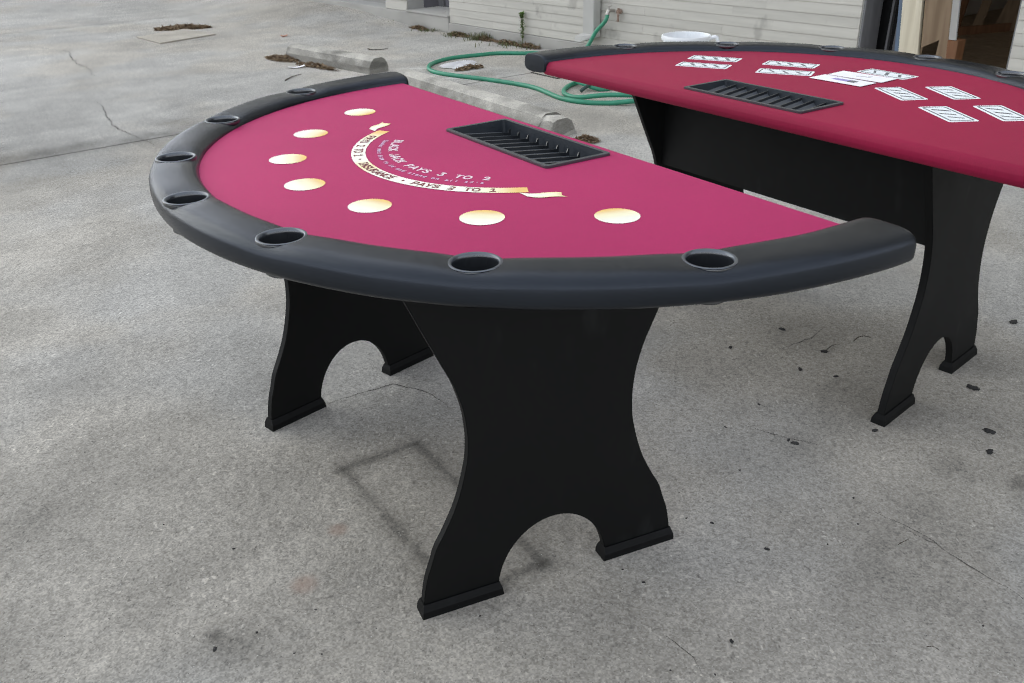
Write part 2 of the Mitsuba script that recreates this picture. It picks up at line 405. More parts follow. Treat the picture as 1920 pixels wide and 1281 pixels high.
# core wall behind boards, its openings; unseen rightmost one added to light the interior
core = man(box(-9, 9, 0.004, 0.2, 0.06, 5.3)) - man(box(-2.03, -1.311, -1, 1, 0.145, 2.2)) - man(box(-3.9, -2.415, -1, 1, 0.145, 2.2)) - man(box(2.957, 3.875, -1, 1, -1, 2.25)) - man(box(4.9, 7.4, -1, 1, -1, 2.6))
put(B + '__wall', tm(core), 'm_trim', False, WT)
PITCH_B = 0.066
bd = 0
for k in range(79):
    z0 = PL + k * PITCH_B
    runs = [(-1.311, 0.535), (0.535, 2.952), (3.88, 4.9), (7.4, 9.0)] if z0 < 2.22 else [(-1.311, 0.535), (0.535, 4.9), (7.4, 9.0)] if z0 < 2.6 else [(-1.311, 0.535), (0.535, 4.4), (4.4, 9.0)]
    r = np.random.default_rng(100 + k)
    cut = []
    for a, b in runs:
        if b - a > 1.0 and k < 14:
            c = [a, *(np.arange(a + (.25 if k % 2 else .62), b - .2, 1.15) + r.uniform(-.05, .05)), b]
            cut += [(u + .0004, w - .0004) for u, w in zip(c, c[1:])]
        else:
            cut.append((a, b))
    for a, b in cut:
        t = 0.0035 + r.uniform(-.001, .0015)
        dz = r.uniform(-.002, .002)
        # lap profile: thin at the top, proud at its lower edge
        pts = [(x, y, z) for x in (a, b) for (y, z) in ((0.003, z0 + dz), (-t - .004, z0 + dz), (-t - .006, z0 + dz + .003), (-t - .006, z0 + dz + .007), (-.0045, z0 + PITCH_B + .006), (0.003, z0 + PITCH_B + .006))]
        put(B + '__siding_board', hull(pts), f'm_siding_{bd % 3}', False, WT)
        bd += 1
for k in range(52):                        # boards left of the doorway, outside or at the very edge of the frame
    z0 = 0.145 + k * 0.099
    for a, b in ([(-2.415, -2.03), (-9, -3.9)] if z0 < 2.2 else [(-9, -1.311)]):
        put(B + '__siding_board', hull([(x, y, z) for x in (a, b) for (y, z) in ((0.003, z0), (-.016, z0), (-.018, z0 + .006), (-.004, z0 + .104), (0.003, z0 + .104))]), f'm_siding_{k % 3}', False, WT)
# doorway recess on the left
put(B + '__sill', cbox(-2.03, -1.313, -0.034, 0.46, 0.1425, 0.158, .003), 'm_plinth', False, WT)
dk = put(B + '__door', cbox(-1.93, -1.40, 0.40, 0.44, 0.16, 2.15, .004), 'm_door', False, WT, label='dark grey recessed door')
put(dk + '__panel', cbox(-1.83, -1.70, 0.385, 0.401, 0.26, 2.0, .003), 'm_door', False, WT)
put(B + '__door_frame', tm(man(box(-2.028, -1.313, 0.38, 0.46, 0.159, 2.195)) - man(box(-1.935, -1.395, 0.2, 0.6, 0.159, 2.155))), 'm_greyboard', False, WT)
put(B + '__recess_wall', tm(man(box(-4.1, -1.2, 0.46, 0.52, 0.0, 2.4)) + man(box(-1.31, -1.25, 0.2, 0.46, 0.1, 2.3)) + man(box(-2.15, -2.035, 0.2, 0.459, 0.1, 2.3)) + man(box(-4.1, -3.9, 0.2, 0.46, 0.1, 2.3)) + man(box(-4.1, -1.2, 0.2, 0.46, 2.21, 2.3))), 'm_door', False, WT)
# downspout with its kicked out elbow
ds = put(B + '__downspout', cbox(0.60, 0.725, -0.10, -0.021, 0.165, 5.3, .006), 'm_trim', False, WT, label='square pale downspout')
sp = hull([(x, y, z) for x in (0.603, 0.722) for y in (-.098, -.023) for z in (.165, .19)] + [(x, y, z) for x in (0.545, 0.61) for (y, z) in ((-.125, .168), (-.135, .125), (-.06, .168), (-.06, .125))])
inner = hull([(x, y, z) for x in (0.53, 0.60) for (y, z) in ((-.119, .161), (-.129, .10), (-.066, .161), (-.066, .10))])
put(ds + '__elbow', tm(man(sp) - man(inner)), 'm_trim', False, WT)
for z in (1.2, 2.6):
    put(ds + '__strap', box(0.585, 0.74, -0.104, -0.017, z, z + .03), 'm_metal', False, WT)
# hose tap and an old rusty pipe stub beside it
tap = tm(man(tube([(0.855, -.015, .375), (0.855, -.075, .375)], .012, 12)) + man(tube([(0.855, -.068, .38), (0.855, -.085, .345)], .016, 12)) + man(tube([(0.855, -.06, .37), (0.855, -.06, .41)], .006, 8)) + man(cbox(.833, .877, -.066, -.054, .408, .418, .003)))
put(B + '__tap', tap, 'm_metal', 40, WT, label='small metal hose tap')
stub = tm(man(tube([(0.935, -.012, .375), (0.935, -.05, .37)], .018, 10)) + man(tube([(0.935, -.04, .40), (0.935, -.045, .30)], .009, 8)))
put(B + '__pipe_stub', stub, 'm_rustmetal', 40, WT, label='rusty pipe stub')
# roof, side and inner walls, the wooden floor inside
put(B + '__roof', tm(man(cbox(-9.2, 9.2, -0.35, 7.2, 5.33, 5.5, .02))), 'm_roof', False, WT)  # unseen upper height raised to dim light from the right
put(B + '__inner_wall', tm(man(box(-9, -8.8, 0.2, 7, 0, 5.32)) + man(box(8.8, 9, 0.2, 7, 0, 5.32)) + man(box(-9, 9, 6.8, 7, 0, 5.32)) + man(box(1.6, 1.75, 0.2, 6.8, 0, 5.32))), 'm_inside', False, WT)
fl = put(B + '__floor', box(1.75, 8.8, 0.03, 6.8, 0.0, 0.012), 'm_inside', False, WT)
for k in range(40):
    y0 = 0.2 + k * 0.12
    put(fl + '__floor_board', cbox(1.76, 7.5, y0, y0 + .115, 0.012, 0.028 + 0.002 * (k % 3 == 0), .003), 'm_floorwood', False, WT)
put(B + '__door_jamb', tm(man(cbox(2.958, 2.972, 0.0, 0.199, 0.0, 2.245, .003)) + man(cbox(3.856, 3.8745, 0.03, 0.19, 0.0, 2.245, .003))), 'm_greyboard', False, WT)

# boards standing in the open doorway
GB = 'boards stored in the open doorway'


def leaning(name, label, cat, s0, s1, o0, o1, h, lean, m, th=0.02, tilt=0.0):
    """a board from s0 to s1 at its foot, o = depth behind the wall plane, leaning in by lean (m) and sideways by tilt (m)"""
    k = thing(name, label, cat)
    p = [(s + dt, o + do + t, z) for (z, do, dt) in ((0.03, 0, 0), (h, lean, tilt)) for s in (s0, s1) for o, t in ((o0, 0), (o0, th))]
    put(k, hull(p), m, False, WT)
    return k


leaning('slat', 'thin dark grey slat nearest the left door jamb', 'slat', 3.02, 3.034, .20, 0, 2.1, .10, 'm_greyboard', .03)
leaning('slat', 'thin dark grey slat second from the left door jamb', 'slat', 3.07, 3.084, .20, 0, 2.1, .12, 'm_greyboard', .03)
leaning('shade_sheet', 'near black sheet added for the shade behind the thin grey slats', 'sheet', 2.78, 3.155, .30, 0, 2.0, .10, 'm_blacksheet', .02)  # sheet added as the darkness of the gap behind the slats
leaning('post', 'slate blue post between the dark slats and the cream board', 'post', 3.205, 3.247, .03, 0, 2.2, .0, 'm_bluepost', .04, -.15)
leaning('cream_board', 'wide cream board standing in the open doorway', 'board', 3.255, 3.345, .0, 0, 2.1, .02, 'm_cream', .022, -.20)
leaning('cream_board', 'narrow cream board beside the notched plywood panel', 'board', 3.35, 3.385, -.02, 0, 2.1, .02, 'm_cream', .03, -.20)
ply = man(hull([(s - .09 * z, o, z) for z in (0.03, 1.9) for s, o in ((3.395, .0), (3.405, -.012), (3.50, .13), (3.49, .142))]))
notch = man(hull([(x, o, z) for o in (-.3, .6) for x, z in ((3.370, -.2), (3.428, -.2), (3.370, .36), (3.428, .40))]))
k = thing('plywood_panel', 'tan plywood panel with a rectangular notch cut from its foot', 'panel')
put(k, tm(ply - notch), 'm_ply', False, WT)
k = thing('grey_strip', 'pale grey strip standing on an offcut right of the notched panel', 'strip')
put(k, hull([(s - .09 * z, o, z) for z in (.40, 1.7) for s in (3.498, 3.54) for o in (.12, .135)]), 'm_trim', False, WT)
k = thing('timber_offcut', 'orange brown timber offcut under the pale grey strip', 'timber')
put(k, cbox(3.455, 3.52, .12, .22, 0.03, .398, .004), 'm_orangewood', False, WT)
leaning('timber_plank', 'orange brown plank leaning at the left of the dark store', 'plank', 2.285, 2.335, 2.62, 0, 2.2, .3, 'm_orangewood', .03, .22)
k = thing('timber_plank', 'long orange brown plank lying across the feet of the leaning panels', 'plank')
put(k, hull([(s_, o_ + t, z) for z in (.03, .10) for t in (0, .05) for s_, o_ in ((2.22, 2.55), (2.66, 3.62))]), 'm_orangewood', False, WT)
leaning('tan_panel', 'narrow tan wooden panel behind the orange plank', 'panel', 2.30, 2.37, 2.95, 0, 2.2, .3, 'm_tanwood', .03, .35)
leaning('tan_panel', 'broad tan wooden panel leaning inside the dark store', 'panel', 2.36, 2.56, 3.25, 0, 2.2, .3, 'm_tanwood', .03, .60)
leaning('black_board', 'black board leaning at the right of the tan panels', 'board', 2.60, 3.0, 3.55, 0, 2.2, .3, 'm_blacksheet', .03, .6)

# ------------------------------------------------------------------ wheel stops, covers, hose, bucket and yard litter


def wheel_stop(p0, p1, label, broken):
    p0, p1 = np.array(p0), np.array(p1)
    L = np.linalg.norm(p1 - p0)
    yaw = math.atan2(*(p1 - p0)[::-1])
    n = 90
    prof = np.array([(-.092, -.01), (-.090, .05), (-.066, .094), (-.035, .112), (.035, .112), (.066, .094), (.090, .05), (.092, -.01)])
    xs = np.linspace(0, L, n)
    v = np.concatenate([np.c_[np.full(8, x), prof] for x in xs])
    f = [(k * 8 + a, k * 8 + (a + 1) % 8, (k + 1) * 8 + (a + 1) % 8, (k + 1) * 8 + a) for k in range(n - 1) for a in range(8)]
    f = [t for q in f for t in ((q[0], q[2], q[1]), (q[0], q[3], q[2]))]
    f += [(0, a, a + 1) for a in range(1, 7)] + [((n - 1) * 8, (n - 1) * 8 + a + 1, (n - 1) * 8 + a) for a in range(1, 7)]
    m = trimesh.Trimesh(v, f, process=False)
    m.fix_normals()
    d = 0.35 * (meshkit.fbm(m.vertices * 14 + 3.1, 4, 3) - 0.5)
    up = m.vertices[:, 2] > 0.01
    m.vertices[up] += np.c_[0 * d, np.sign(m.vertices[:, 1]) * d * .02, d * .022][up]
    if broken:
        e = (m.vertices[:, 0] > L - .12) & up
        m.vertices[e] += np.c_[-.04 * meshkit.noise(m.vertices * 30, 5), 0 * d, -.03 * meshkit.noise(m.vertices * 22, 9)][e]
    k = thing('wheel_stop', label, 'wheel stop')
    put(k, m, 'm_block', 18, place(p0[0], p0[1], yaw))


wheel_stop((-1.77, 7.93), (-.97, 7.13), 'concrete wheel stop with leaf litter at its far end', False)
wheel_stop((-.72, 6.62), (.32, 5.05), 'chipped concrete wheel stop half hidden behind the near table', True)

k = thing('utility_cover', 'square beige concrete cover with leaf litter on its far edge', 'cover')
put(k, tm(extrude(np.array([(-3.60, 9.28), (-3.22, 8.84), (-2.85, 9.36), (-3.28, 9.80)]), -.02, .012)), 'm_cover')
k = thing('utility_cover', 'flat grey cover set in the concrete beside the hose coil', 'cover')
put(k, tm(extrude(np.array([(.20, 6.99), (.36, 7.17), (.60, 6.95), (.37, 6.75)]), -.02, .004)), 'm_concrete')
put(k + '__rim', tm(extrude([np.array([(.185, 6.99), (.36, 7.19), (.62, 6.95), (.37, 6.73)]), np.array([(.20, 6.99), (.36, 7.17), (.60, 6.95), (.37, 6.75)])], -.02, .006)), 'm_crack')

tp = wpt(0.855, .08)
hp = [(tp[0], tp[1], .345), (tp[0] - .02, tp[1] - .02, .30)] + [(*wpt(.76, .10), .22), (*wpt(.70, .12), .12), (*wpt(.64, .18), .035), (*wpt(.5, .28), .014), (*wpt(.2, .27), .014),
     (.19, 7.80, .014), (-.04, 7.83, .014), (-.21, 7.77, .014), (-.43, 7.65, .014), (-.57, 7.44, .014), (-.60, 7.26, .014), (-.55, 7.06, .014), (-.39, 6.89, .014), (-.19, 6.74, .014), (.0, 6.58, .014),
     (.19, 6.37, .014), (.29, 6.15, .014), (.38, 5.97, .014), (.51, 5.86, .014), (.68, 5.82, .016), (.86, 5.80, .03), (1.05, 5.86, .014), (1.08, 6.02, .014), (.95, 6.02, .02),
     (.82, 5.90, .044), (.62, 5.93, .042), (.46, 6.01, .016), (.39, 6.14, .014), (.40, 6.30, .014), (.47, 6.47, .014), (.58, 6.58, .014), (.70, 6.58, .014), (.77, 6.46, .014), (.74, 6.33, .014), (.64, 6.26, .014),
     (.53, 6.31, .042), (.49, 6.44, .042), (.54, 6.56, .044), (.66, 6.62, .044), (.76, 6.56, .042), (.80, 6.42, .03)]
k = thing('garden_hose', 'green garden hose running from the wall tap across the concrete in loops', 'hose')
put(k, tube(spline(hp, 420), 0.0155, 12), 'm_hose', True)
k = thing('old_hose', 'dark short hose end lying inside the green coil', 'hose')
put(k, tube(spline([(.50, 6.22, .012), (.60, 6.30, .055), (.70, 6.36, .055), (.80, 6.30, .03), (.84, 6.22, .012)], 40), 0.012, 10), 'm_hose_old', True)

# bucket
bk = thing('bucket', 'white plastic bucket standing by the wall behind the far table', 'bucket')
BT = place(1.195, 6.24, -0.3)
put(bk, lathe([(0, 0.004), (.118, .004), (.122, .012), (.150, .325), (.160, .330), (.164, .345), (.160, .358), (.152, .360), (.147, .350), (.118, .02), (0, .016)], 48, False), 'm_whiteplastic', 40, BT)
put(bk + '__handle', tube(spline([(.150, 0, .335), (.20, 0, .343), (.205, 0, .27), (.185, 0, .19), (.137, 0, .19)], 24), .013, 10), 'm_whiteplastic', True, BT)

# bag and scraps
r = np.random.default_rng(5)
g = np.linspace(-1, 1, 22)
X, Y = np.meshgrid(g, g, indexing='ij')
Z = 0.055 * meshkit.fbm(np.c_[X.ravel() * 2.6, Y.ravel() * 2.6, 0 * X.ravel()], 4, 4).reshape(X.shape) * np.clip(1.15 - X ** 2 - Y ** 2, 0.08, 1)
ang = 0.3 * np.sin(3 * np.arctan2(Y, X))
V = np.c_[(X * .17 * (1 + ang)).ravel(), (Y * .12 * (1 + ang)).ravel(), Z.ravel() + .004]
i, j = np.meshgrid(np.arange(21), np.arange(21), indexing='ij')
q = np.stack([i * 22 + j, (i + 1) * 22 + j, (i + 1) * 22 + j + 1, i * 22 + j + 1], -1).reshape(-1, 4)
cen = V[:, :2][q].mean(1)
q = q[(cen[:, 0] / .18) ** 2 + (cen[:, 1] / .125) ** 2 < 0.95]
k = thing('plastic_bag', 'crumpled white plastic bag inside the loop of the hose', 'bag')
put(k, trimesh.Trimesh(V, np.vstack([q[:, [0, 1, 2]], q[:, [0, 2, 3]]]), process=False), 'm_bag', True, place(-.36, 7.34, .7))


def scrap(name, label, cat, x, y, yaw, l, w, m, curl=.01):
    n = 7
    xs = np.linspace(-l / 2, l / 2, n)
    z = .004 + curl * (1 - np.cos(np.linspace(-1.4, 1.8, n)))
    top = np.concatenate([np.c_[xs, np.full(n, s * w / 2), z + .002] for s in (-1, 1)])
    bot = top - [0, 0, .002]
    v = np.vstack([top, bot])
    f = []
    for a in range(n - 1):
        f += [(a, a + 1, n + a + 1), (a, n + a + 1, n + a), (2 * n + a, 3 * n + a + 1, 2 * n + a + 1), (2 * n + a, 3 * n + a, 3 * n + a + 1)]
    k = thing(name, label, cat)
    put(k, trimesh.Trimesh(v, f, process=False), m, False, place(x, y, yaw))
    return k


scrap('paper_scrap', 'white paper tag lying in the leaf litter by the wheel stop', 'paper', -1.66, 7.42, .35, .13, .045, 'm_paper')
scrap('orange_scrap', 'small orange scrap lying far off on the bare concrete', 'scrap', -2.13, 9.15, .2, .07, .035, 'm_orange')


# small dark crumbs, one object each, at measured ground positions
CR = [(np.float64(-0.611), np.float64(1.553), 5), (np.float64(-0.57), np.float64(1.263), 9), (np.float64(-0.399), np.float64(1.362), 4), (np.float64(-0.501), np.float64(1.304), 5), (np.float64(-0.418), np.float64(1.249), 4), (np.float64(-0.366), np.float64(1.245), 4), (np.float64(0.38), np.float64(1.623), 4), (np.float64(0.433), np.float64(1.604), 6), (np.float64(0.38), np.float64(1.718), 3), (np.float64(0.531), np.float64(1.512), 8), (np.float64(0.773), np.float64(1.683), 4), (np.float64(0.751), np.float64(1.589), 4), (np.float64(0.663), np.float64(1.523), 4), (np.float64(0.256), np.float64(1.419), 6), (np.float64(0.397), np.float64(1.254), 9), (np.float64(0.272), np.float64(1.188), 4), (np.float64(0.35), np.float64(1.176), 4), (np.float64(0.878), np.float64(1.279), 4), (np.float64(0.851), np.float64(2.559), 9), (np.float64(0.693), np.float64(1.927), 6), (np.float64(0.705), np.float64(1.912), 10), (np.float64(0.663), np.float64(2.443), 7), (np.float64(0.934), np.float64(2.401), 10), (np.float64(0.831), np.float64(2.296), 8), (np.float64(0.919), np.float64(2.25), 7), (np.float64(0.664), np.float64(2.105), 5), (np.float64(0.541), np.float64(1.802), 4), (np.float64(0.549), np.float64(1.996), 4), (np.float64(0.924), np.float64(1.962), 9), (np.float64(1.27), np.float64(2.167), 14), (np.float64(1.587), np.float64(2.571), 12), (np.float64(1.21), np.float64(1.946), 14), (np.float64(1.167), np.float64(1.855), 12), (np.float64(-0.792), np.float64(1.642), 3), (np.float64(-0.074), np.float64(1.335), 4), (np.float64(0.218), np.float64(1.459), 4)]      # x, y, size
for n, (gx_, gy_, s) in enumerate(CR):
    s = s * 0.0005 * math.hypot(gx_, gy_) / 1.6
    k = thing('dark_crumb', 'small dark crumb of dirt lying on the grey concrete', 'debris', 'dark crumbs scattered on the concrete')
    put(k, blob(s * 1.35, s * .85, s * .38, n + 1, 2, .85, 2.4), 'm_grit', 40, place(gx_, gy_, n * 1.7, s * .25))

TW = [((np.float64(0.939), np.float64(2.401)), (np.float64(0.966), np.float64(2.428)), (np.float64(0.984), np.float64(2.441))), ((np.float64(1.042), np.float64(2.46)), (np.float64(1.084), np.float64(2.487)), (np.float64(1.104), np.float64(2.479))), ((np.float64(0.808), np.float64(1.513)), (np.float64(0.825), np.float64(1.521)), (np.float64(0.839), np.float64(1.531))), ((np.float64(-1.209), np.float64(8.292)), (np.float64(-1.141), np.float64(8.197)), (np.float64(-1.033), np.float64(8.268))), ((np.float64(-1.637), np.float64(6.888)), (np.float64(-1.607), np.float64(7.03)), (np.float64(-1.567), np.float64(7.133))), ((np.float64(0.748), np.float64(1.226)), (np.float64(0.759), np.float64(1.224)), (np.float64(0.768), np.float64(1.218)))]
TL = ['short dark twig beside a crumb under the far table', 'thin curved twig lying between the tables', 'crossed black twig on the concrete near the right edge', 'dark strip of bark lying beyond the wheel stop',
      'thin dry stem lying before the wheel stop', 'small twig at the lower right of the yard']
for n, (t, l) in enumerate(zip(TW, TL)):
    pts = [(*a, .004 + .003 * (m == 1)) for m, a in enumerate(t)]
    d = math.hypot(pts[0][0], pts[0][1])
    k = thing('twig', l, 'twig')
    tw = tube(spline(pts, 12), .0006 * d * np.linspace(1, .5, 12), 6)
    put(k, tw, 'm_twig', True)


def litter(name, label, spots, n, size, m, seed, z=.012):
    """many little flakes: nobody could count them"""
    r = np.random.default_rng(seed)
    V, F = [], []
    for (x, y, rx, ry, yaw, share) in spots:
        for _ in range(int(n * share)):
            a, q = r.uniform(0, 2 * np.pi), r.uniform(0, 1) ** 0.7
            u, w = rx * q * math.cos(a), ry * q * math.sin(a)
            c = np.array([x + u * math.cos(yaw) - w * math.sin(yaw), y + u * math.sin(yaw) + w * math.cos(yaw), r.uniform(.003, z + .03 * (1 - q))])
            s = size * r.uniform(.4, 1.3)
            d = r.normal(0, 1, 3) * [1, 1, .35]
            d /= np.linalg.norm(d)
            e = np.cross(d, r.normal(0, 1, 3) * [.3, .3, 1])
            e /= np.linalg.norm(e)
            o = len(V)
            V += [c - d * s, c + e * s * .35 + [0, 0, .002], c + d * s, c - e * s * .35]
            F += [(o, o + 1, o + 2), (o, o + 2, o + 3)]
    v = np.array(V)
    v[:, 2] = np.maximum(v[:, 2], .002)
    k = numbered(name)
    labels[k] = {'label': label, 'category': 'leaf litter', 'kind': 'stuff'}
    put(k, trimesh.Trimesh(v, F, process=False), m)


litter('leaf_litter', 'brown leaf litter heaped along the foot of the far wheel stop',
       [(-1.86, 7.83, .20, .09, -.75, .55), (-1.50, 7.42, .30, .035, -.75, .30)], 800, .024, 'm_leaf', 1)
litter('leaf_litter', 'brown leaf litter on the edge of the square beige cover', [(-3.33, 9.86, .28, .10, .2, 1.0)], 900, .035, 'm_leaf', 2)
litter('leaf_litter', 'long brown drift of leaf litter at the far edge of the yard', [(-2.45, 11.75, .75, .16, .1, .7), (-1.7, 11.55, .3, .12, -.5, .3)], 1300, .045, 'm_leaf', 3)
litter('leaf_litter', 'dry brown litter along the foot of the wall', [(*wpt(s, .07), .16, .05, WALL_YAW, .2) for s in (-1.75, -1.1, -.7, -.4, -.1)], 1000, .022, 'm_leaf', 4)
litter('leaf_litter', 'small heap of litter at the broken end of the near wheel stop', [(.43, 4.93, .08, .06, 0, 1.0)], 350, .014, 'm_leaf', 5)
litter('leaf_litter', 'few dry leaves lying by the white plastic bag', [(-.28, 7.2, .14, .05, .7, 1.0)], 200, .022, 'm_leaf', 6)


def grit(label, n, size, m, seed):
    r = np.random.default_rng(seed)
    o = np.array([(1, 0, 0), (-1, 0, 0), (0, 1, 0), (0, -1, 0), (0, 0, 1), (0, 0, -.6)], float)
    t = np.array([(0, 2, 4), (2, 1, 4), (1, 3, 4), (3, 0, 4), (2, 0, 5), (1, 2, 5), (3, 1, 5), (0, 3, 5)])
    y = 0.9 + 5.5 * r.uniform(0, 1, n) ** 1.8
    x = r.uniform(-.72, .72, n) * (y + .4)
    keep = meshkit.fbm(np.c_[x * 2.3, y * 2.3, 0 * x], 3, seed) > r.uniform(.25, .65, n)
    x, y = x[keep], y[keep]
    n = len(x)
    sc = size * r.uniform(.4, 1.25, (n, 1, 1)) * (1 + .25 * (y[:, None, None] - 1)) * r.uniform(.6, 1.3, (n, 6, 1))
    a = r.uniform(0, 6.28, n)
    v = o[None] * sc * [1, .8, .5]
    vx = v[..., 0] * np.cos(a)[:, None] - v[..., 1] * np.sin(a)[:, None] + x[:, None]
    vy = v[..., 0] * np.sin(a)[:, None] + v[..., 1] * np.cos(a)[:, None] + y[:, None]
    V = np.stack([vx, vy, v[..., 2] + .0002], -1).reshape(-1, 3)
    F = (t[None] + 6 * np.arange(n)[:, None, None]).reshape(-1, 3)
    k = numbered('grit')
    labels[k] = {'label': label, 'category': 'grit', 'kind': 'stuff'}
    put(k, trimesh.Trimesh(V, F, process=False), m)


mat('m_gritlight', pr((0.55, 0.54, 0.50), 0.8, 0.3))
mat('m_gritmid', pr((0.15, 0.145, 0.135), 0.85, 0.3))
grit('pale loose grit scattered over the concrete', 9000, .0013, 'm_gritlight', 21)
grit('dark loose grit scattered over the concrete', 9000, .0013, 'm_gritmid', 22)


def tufts(name, label, spots, seed, m='m_weed'):
    r = np.random.default_rng(seed)
    V, F = [], []
    for x, y, rad, h, n in spots:
        for _ in range(n):
            b = np.array([x + r.normal(0, rad), y + r.normal(0, rad * .6), 0.0])
            a = r.uniform(0, 2 * np.pi)
            hh = h * r.uniform(.4, 1)
            out = np.array([math.cos(a), math.sin(a), 0]) * hh * r.uniform(.2, .7)
            sd = np.array([-math.sin(a), math.cos(a), 0]) * .004
            o = len(V)
            V += [b - sd, b + sd, b + out * .5 + [0, 0, hh * .7] + sd * .7, b + out * .5 + [0, 0, hh * .7] - sd * .7, b + out + [0, 0, hh]]
            F += [(o, o + 1, o + 2), (o, o + 2, o + 3), (o + 3, o + 2, o + 4)]
    k = numbered(name)
    labels[k] = {'label': label, 'category': 'weeds', 'kind': 'stuff'}
    put(k, trimesh.Trimesh(np.array(V), F, process=False), m)


tufts('weeds', 'low weeds growing at the foot of the wall', [(*wpt(-2.3, .08), .08, .05, 90), (*wpt(-1.55, .07), .07, .04, 60), (*wpt(-1.1, .06), .10, .05, 110), (*wpt(-.75, .06), .07, .08, 140), (*wpt(-.35, .05), .12, .05, 90), (*wpt(-.12, .05), .12, .05, 60)], 8)
tufts('weeds', 'low weeds at the far end of the apron', [(-1.75, 11.62, .16, .06, 240)], 9)
# the tall weed at the wall
w0 = wpt(-.205, .045)
k = thing('weed_plant', 'tall thin green weed standing against the grey wall', 'weed')
r = np.random.default_rng(11)
V, F = [], []
for _ in range(260):
    z = r.uniform(.06, .27)
    a = r.uniform(0, 2 * np.pi)
    l = r.uniform(.010, .026) * (1.6 if z > .23 else 1)
    b = np.array([w0[0] + r.normal(0, .006), w0[1] + r.normal(0, .006), z])
    d = np.array([math.cos(a), math.sin(a), r.uniform(.1, .9)]) * l
    e = np.array([-math.sin(a), math.cos(a), 0]) * l * .3
    o = len(V)
    V += [b, b + d * .5 + e, b + d, b + d * .5 - e]
    F += [(o, o + 1, o + 2), (o, o + 2, o + 3)]
put(k + '__leaves', trimesh.Trimesh(np.array(V), F, process=False), 'm_greenweed', kind='stuff')
put(k + '__stem', tube([(w0[0], w0[1], -.01), (w0[0] + .006, w0[1], .12), (w0[0] - .004, w0[1] + .005, .27)], [.005, .004, .002], 6), 'm_weed')

# ------------------------------------------------------------------ the two card tables (local frame: x along the dealer's edge, -y to the players)
HF = 0.760
CUPS = [(-.771, -.305), (-.576, -.586), (-.297, -.775), (0, -.839), (.297, -.775), (.576, -.586), (.771, -.305)]
BETS = [(-.506, -.257), (-.373, -.446), (-.196, -.572), (0, -.615), (.196, -.572), (.373, -.446), (.506, -.257)]


def make_felt():
    prof = [(-1.0, .722), (-1.0, HF), (0.004, HF)] + [(0.004 + .018 * math.sin(t), HF - .0215 + .0215 * math.cos(t)) for t in np.linspace(0.25, math.pi, 12)] + [(0.0, .717)]
    prof[0] = (-1.0, .717)
    sl = extrude(np.array(prof), -1, 1)                      # (y, z) profile, extruded along a third axis
    sl = sl.transform(np.array([[0, 0, 1, 0], [1, 0, 0, 0], [0, 1, 0, 0]], float))
    t = np.linspace(0, 2 * np.pi, 240, endpoint=False)
    el = extrude(np.c_[.792 * np.cos(t), .815 * np.sin(t)], .5, 1)
    m = (sl ^ el) - man(box(-.194, .194, -.179, -.023, .5, 1))
    for cx, cy in CUPS:
        m -= m3.Manifold.cylinder(.6, .0364, .0364, 48).translate([cx, cy, .5])
    return tm(m)


def rail_frame(t):
    """centre, outward normal and half width of the rail at angle t from +x (through -y)"""
    a, b = .831, .832
    c = np.array([a * math.cos(t), -b * math.sin(t)])
    n = np.array([math.cos(t) / a, -math.sin(t) / b])
    return c, n / np.linalg.norm(n), .0580 - .0095 * math.sin(t)


def make_rail():
    # profile (u across from -1 inside to 1 outside, z); round padded crown, fuller outside
    k = 26
    pr_ = []
    for t in np.linspace(0, 2 * np.pi, k, endpoint=False):
        c, s = math.cos(t), math.sin(t)
        e = 2 / 3.3
        u = math.copysign(abs(c) ** e, c)
        z = math.copysign(abs(s) ** e, s)
        pr_.append((u, .749 + z * (.032 if s > 0 else .026)))
    pr_ = np.array(pr_)
    ts = np.linspace(0, math.pi, 230)
    rows = []
    caps = [(.0, .91), (.002, .955), (.005, .985), (.010, .997)]
    cen = np.array([0, .749])

    def row(t, shift, sc):
        c, n, hw = rail_frame(t)
        tan = np.array([n[1], -n[0]])
        q = cen + (pr_ - cen) * sc
        return np.c_[c + np.outer(q[:, 0] * hw, n) + np.array([0, shift]), q[:, 1]]
    L = .028
    for d, sc in caps:
        rows.append(row(0, L - d, sc))
    for t in ts:
        rows.append(row(t, (L - .024) * max(0, 1 - 12 * min(t, math.pi - t)), 1.0))
    for d, sc in caps[::-1]:
        rows.append(row(math.pi, L - d, sc))
    n = len(rows)
    v = np.concatenate(rows)
    # pulled-in vinyl round each cup and the slight unevenness of the padding
    for cx, cy in CUPS:
        d = np.hypot(v[:, 0] - cx, v[:, 1] - cy)
        v[:, 2] -= np.where(v[:, 2] > .749, .0060 * np.exp(-(d / .050) ** 2), 0)
    w = meshkit.fbm(v * 9, 3, 2) - .5
    v[:, 2] += .0022 * w
    f = [(i * k + a, i * k + (a + 1) % k, (i + 1) * k + (a + 1) % k, (i + 1) * k + a) for i in range(n - 1) for a in range(k)]
    f = [t for q in f for t in ((q[0], q[1], q[2]), (q[0], q[2], q[3]))]
    o = len(v)
    v = np.vstack([v, rows[0].mean(0), rows[-1].mean(0)])
    f += [(o, (a + 1) % k, a) for a in range(k)] + [(o + 1, (n - 1) * k + a, (n - 1) * k + (a + 1) % k) for a in range(k)]
    m = trimesh.Trimesh(v, f, process=False)
    m.fix_normals()
    mm = man(m)
    for cx, cy in CUPS:
        mm -= m3.Manifold.cylinder(.3, .0365, .0365, 48).translate([cx, cy, .6])
    return tm(mm)


def make_cup():
    z = .7740
    return lathe([(0, .7165), (.029, .7165), (.0330, .7195), (.0350, z - .005), (.0408, z - .004), (.0418, z - .0005), (.0410, z + .0022), (.0390, z + .0034), (.0368, z + .0032), (.0350, z + .0012), (.0338, z - .004), (.0305, .7225), (0, .7205)], 56, False)


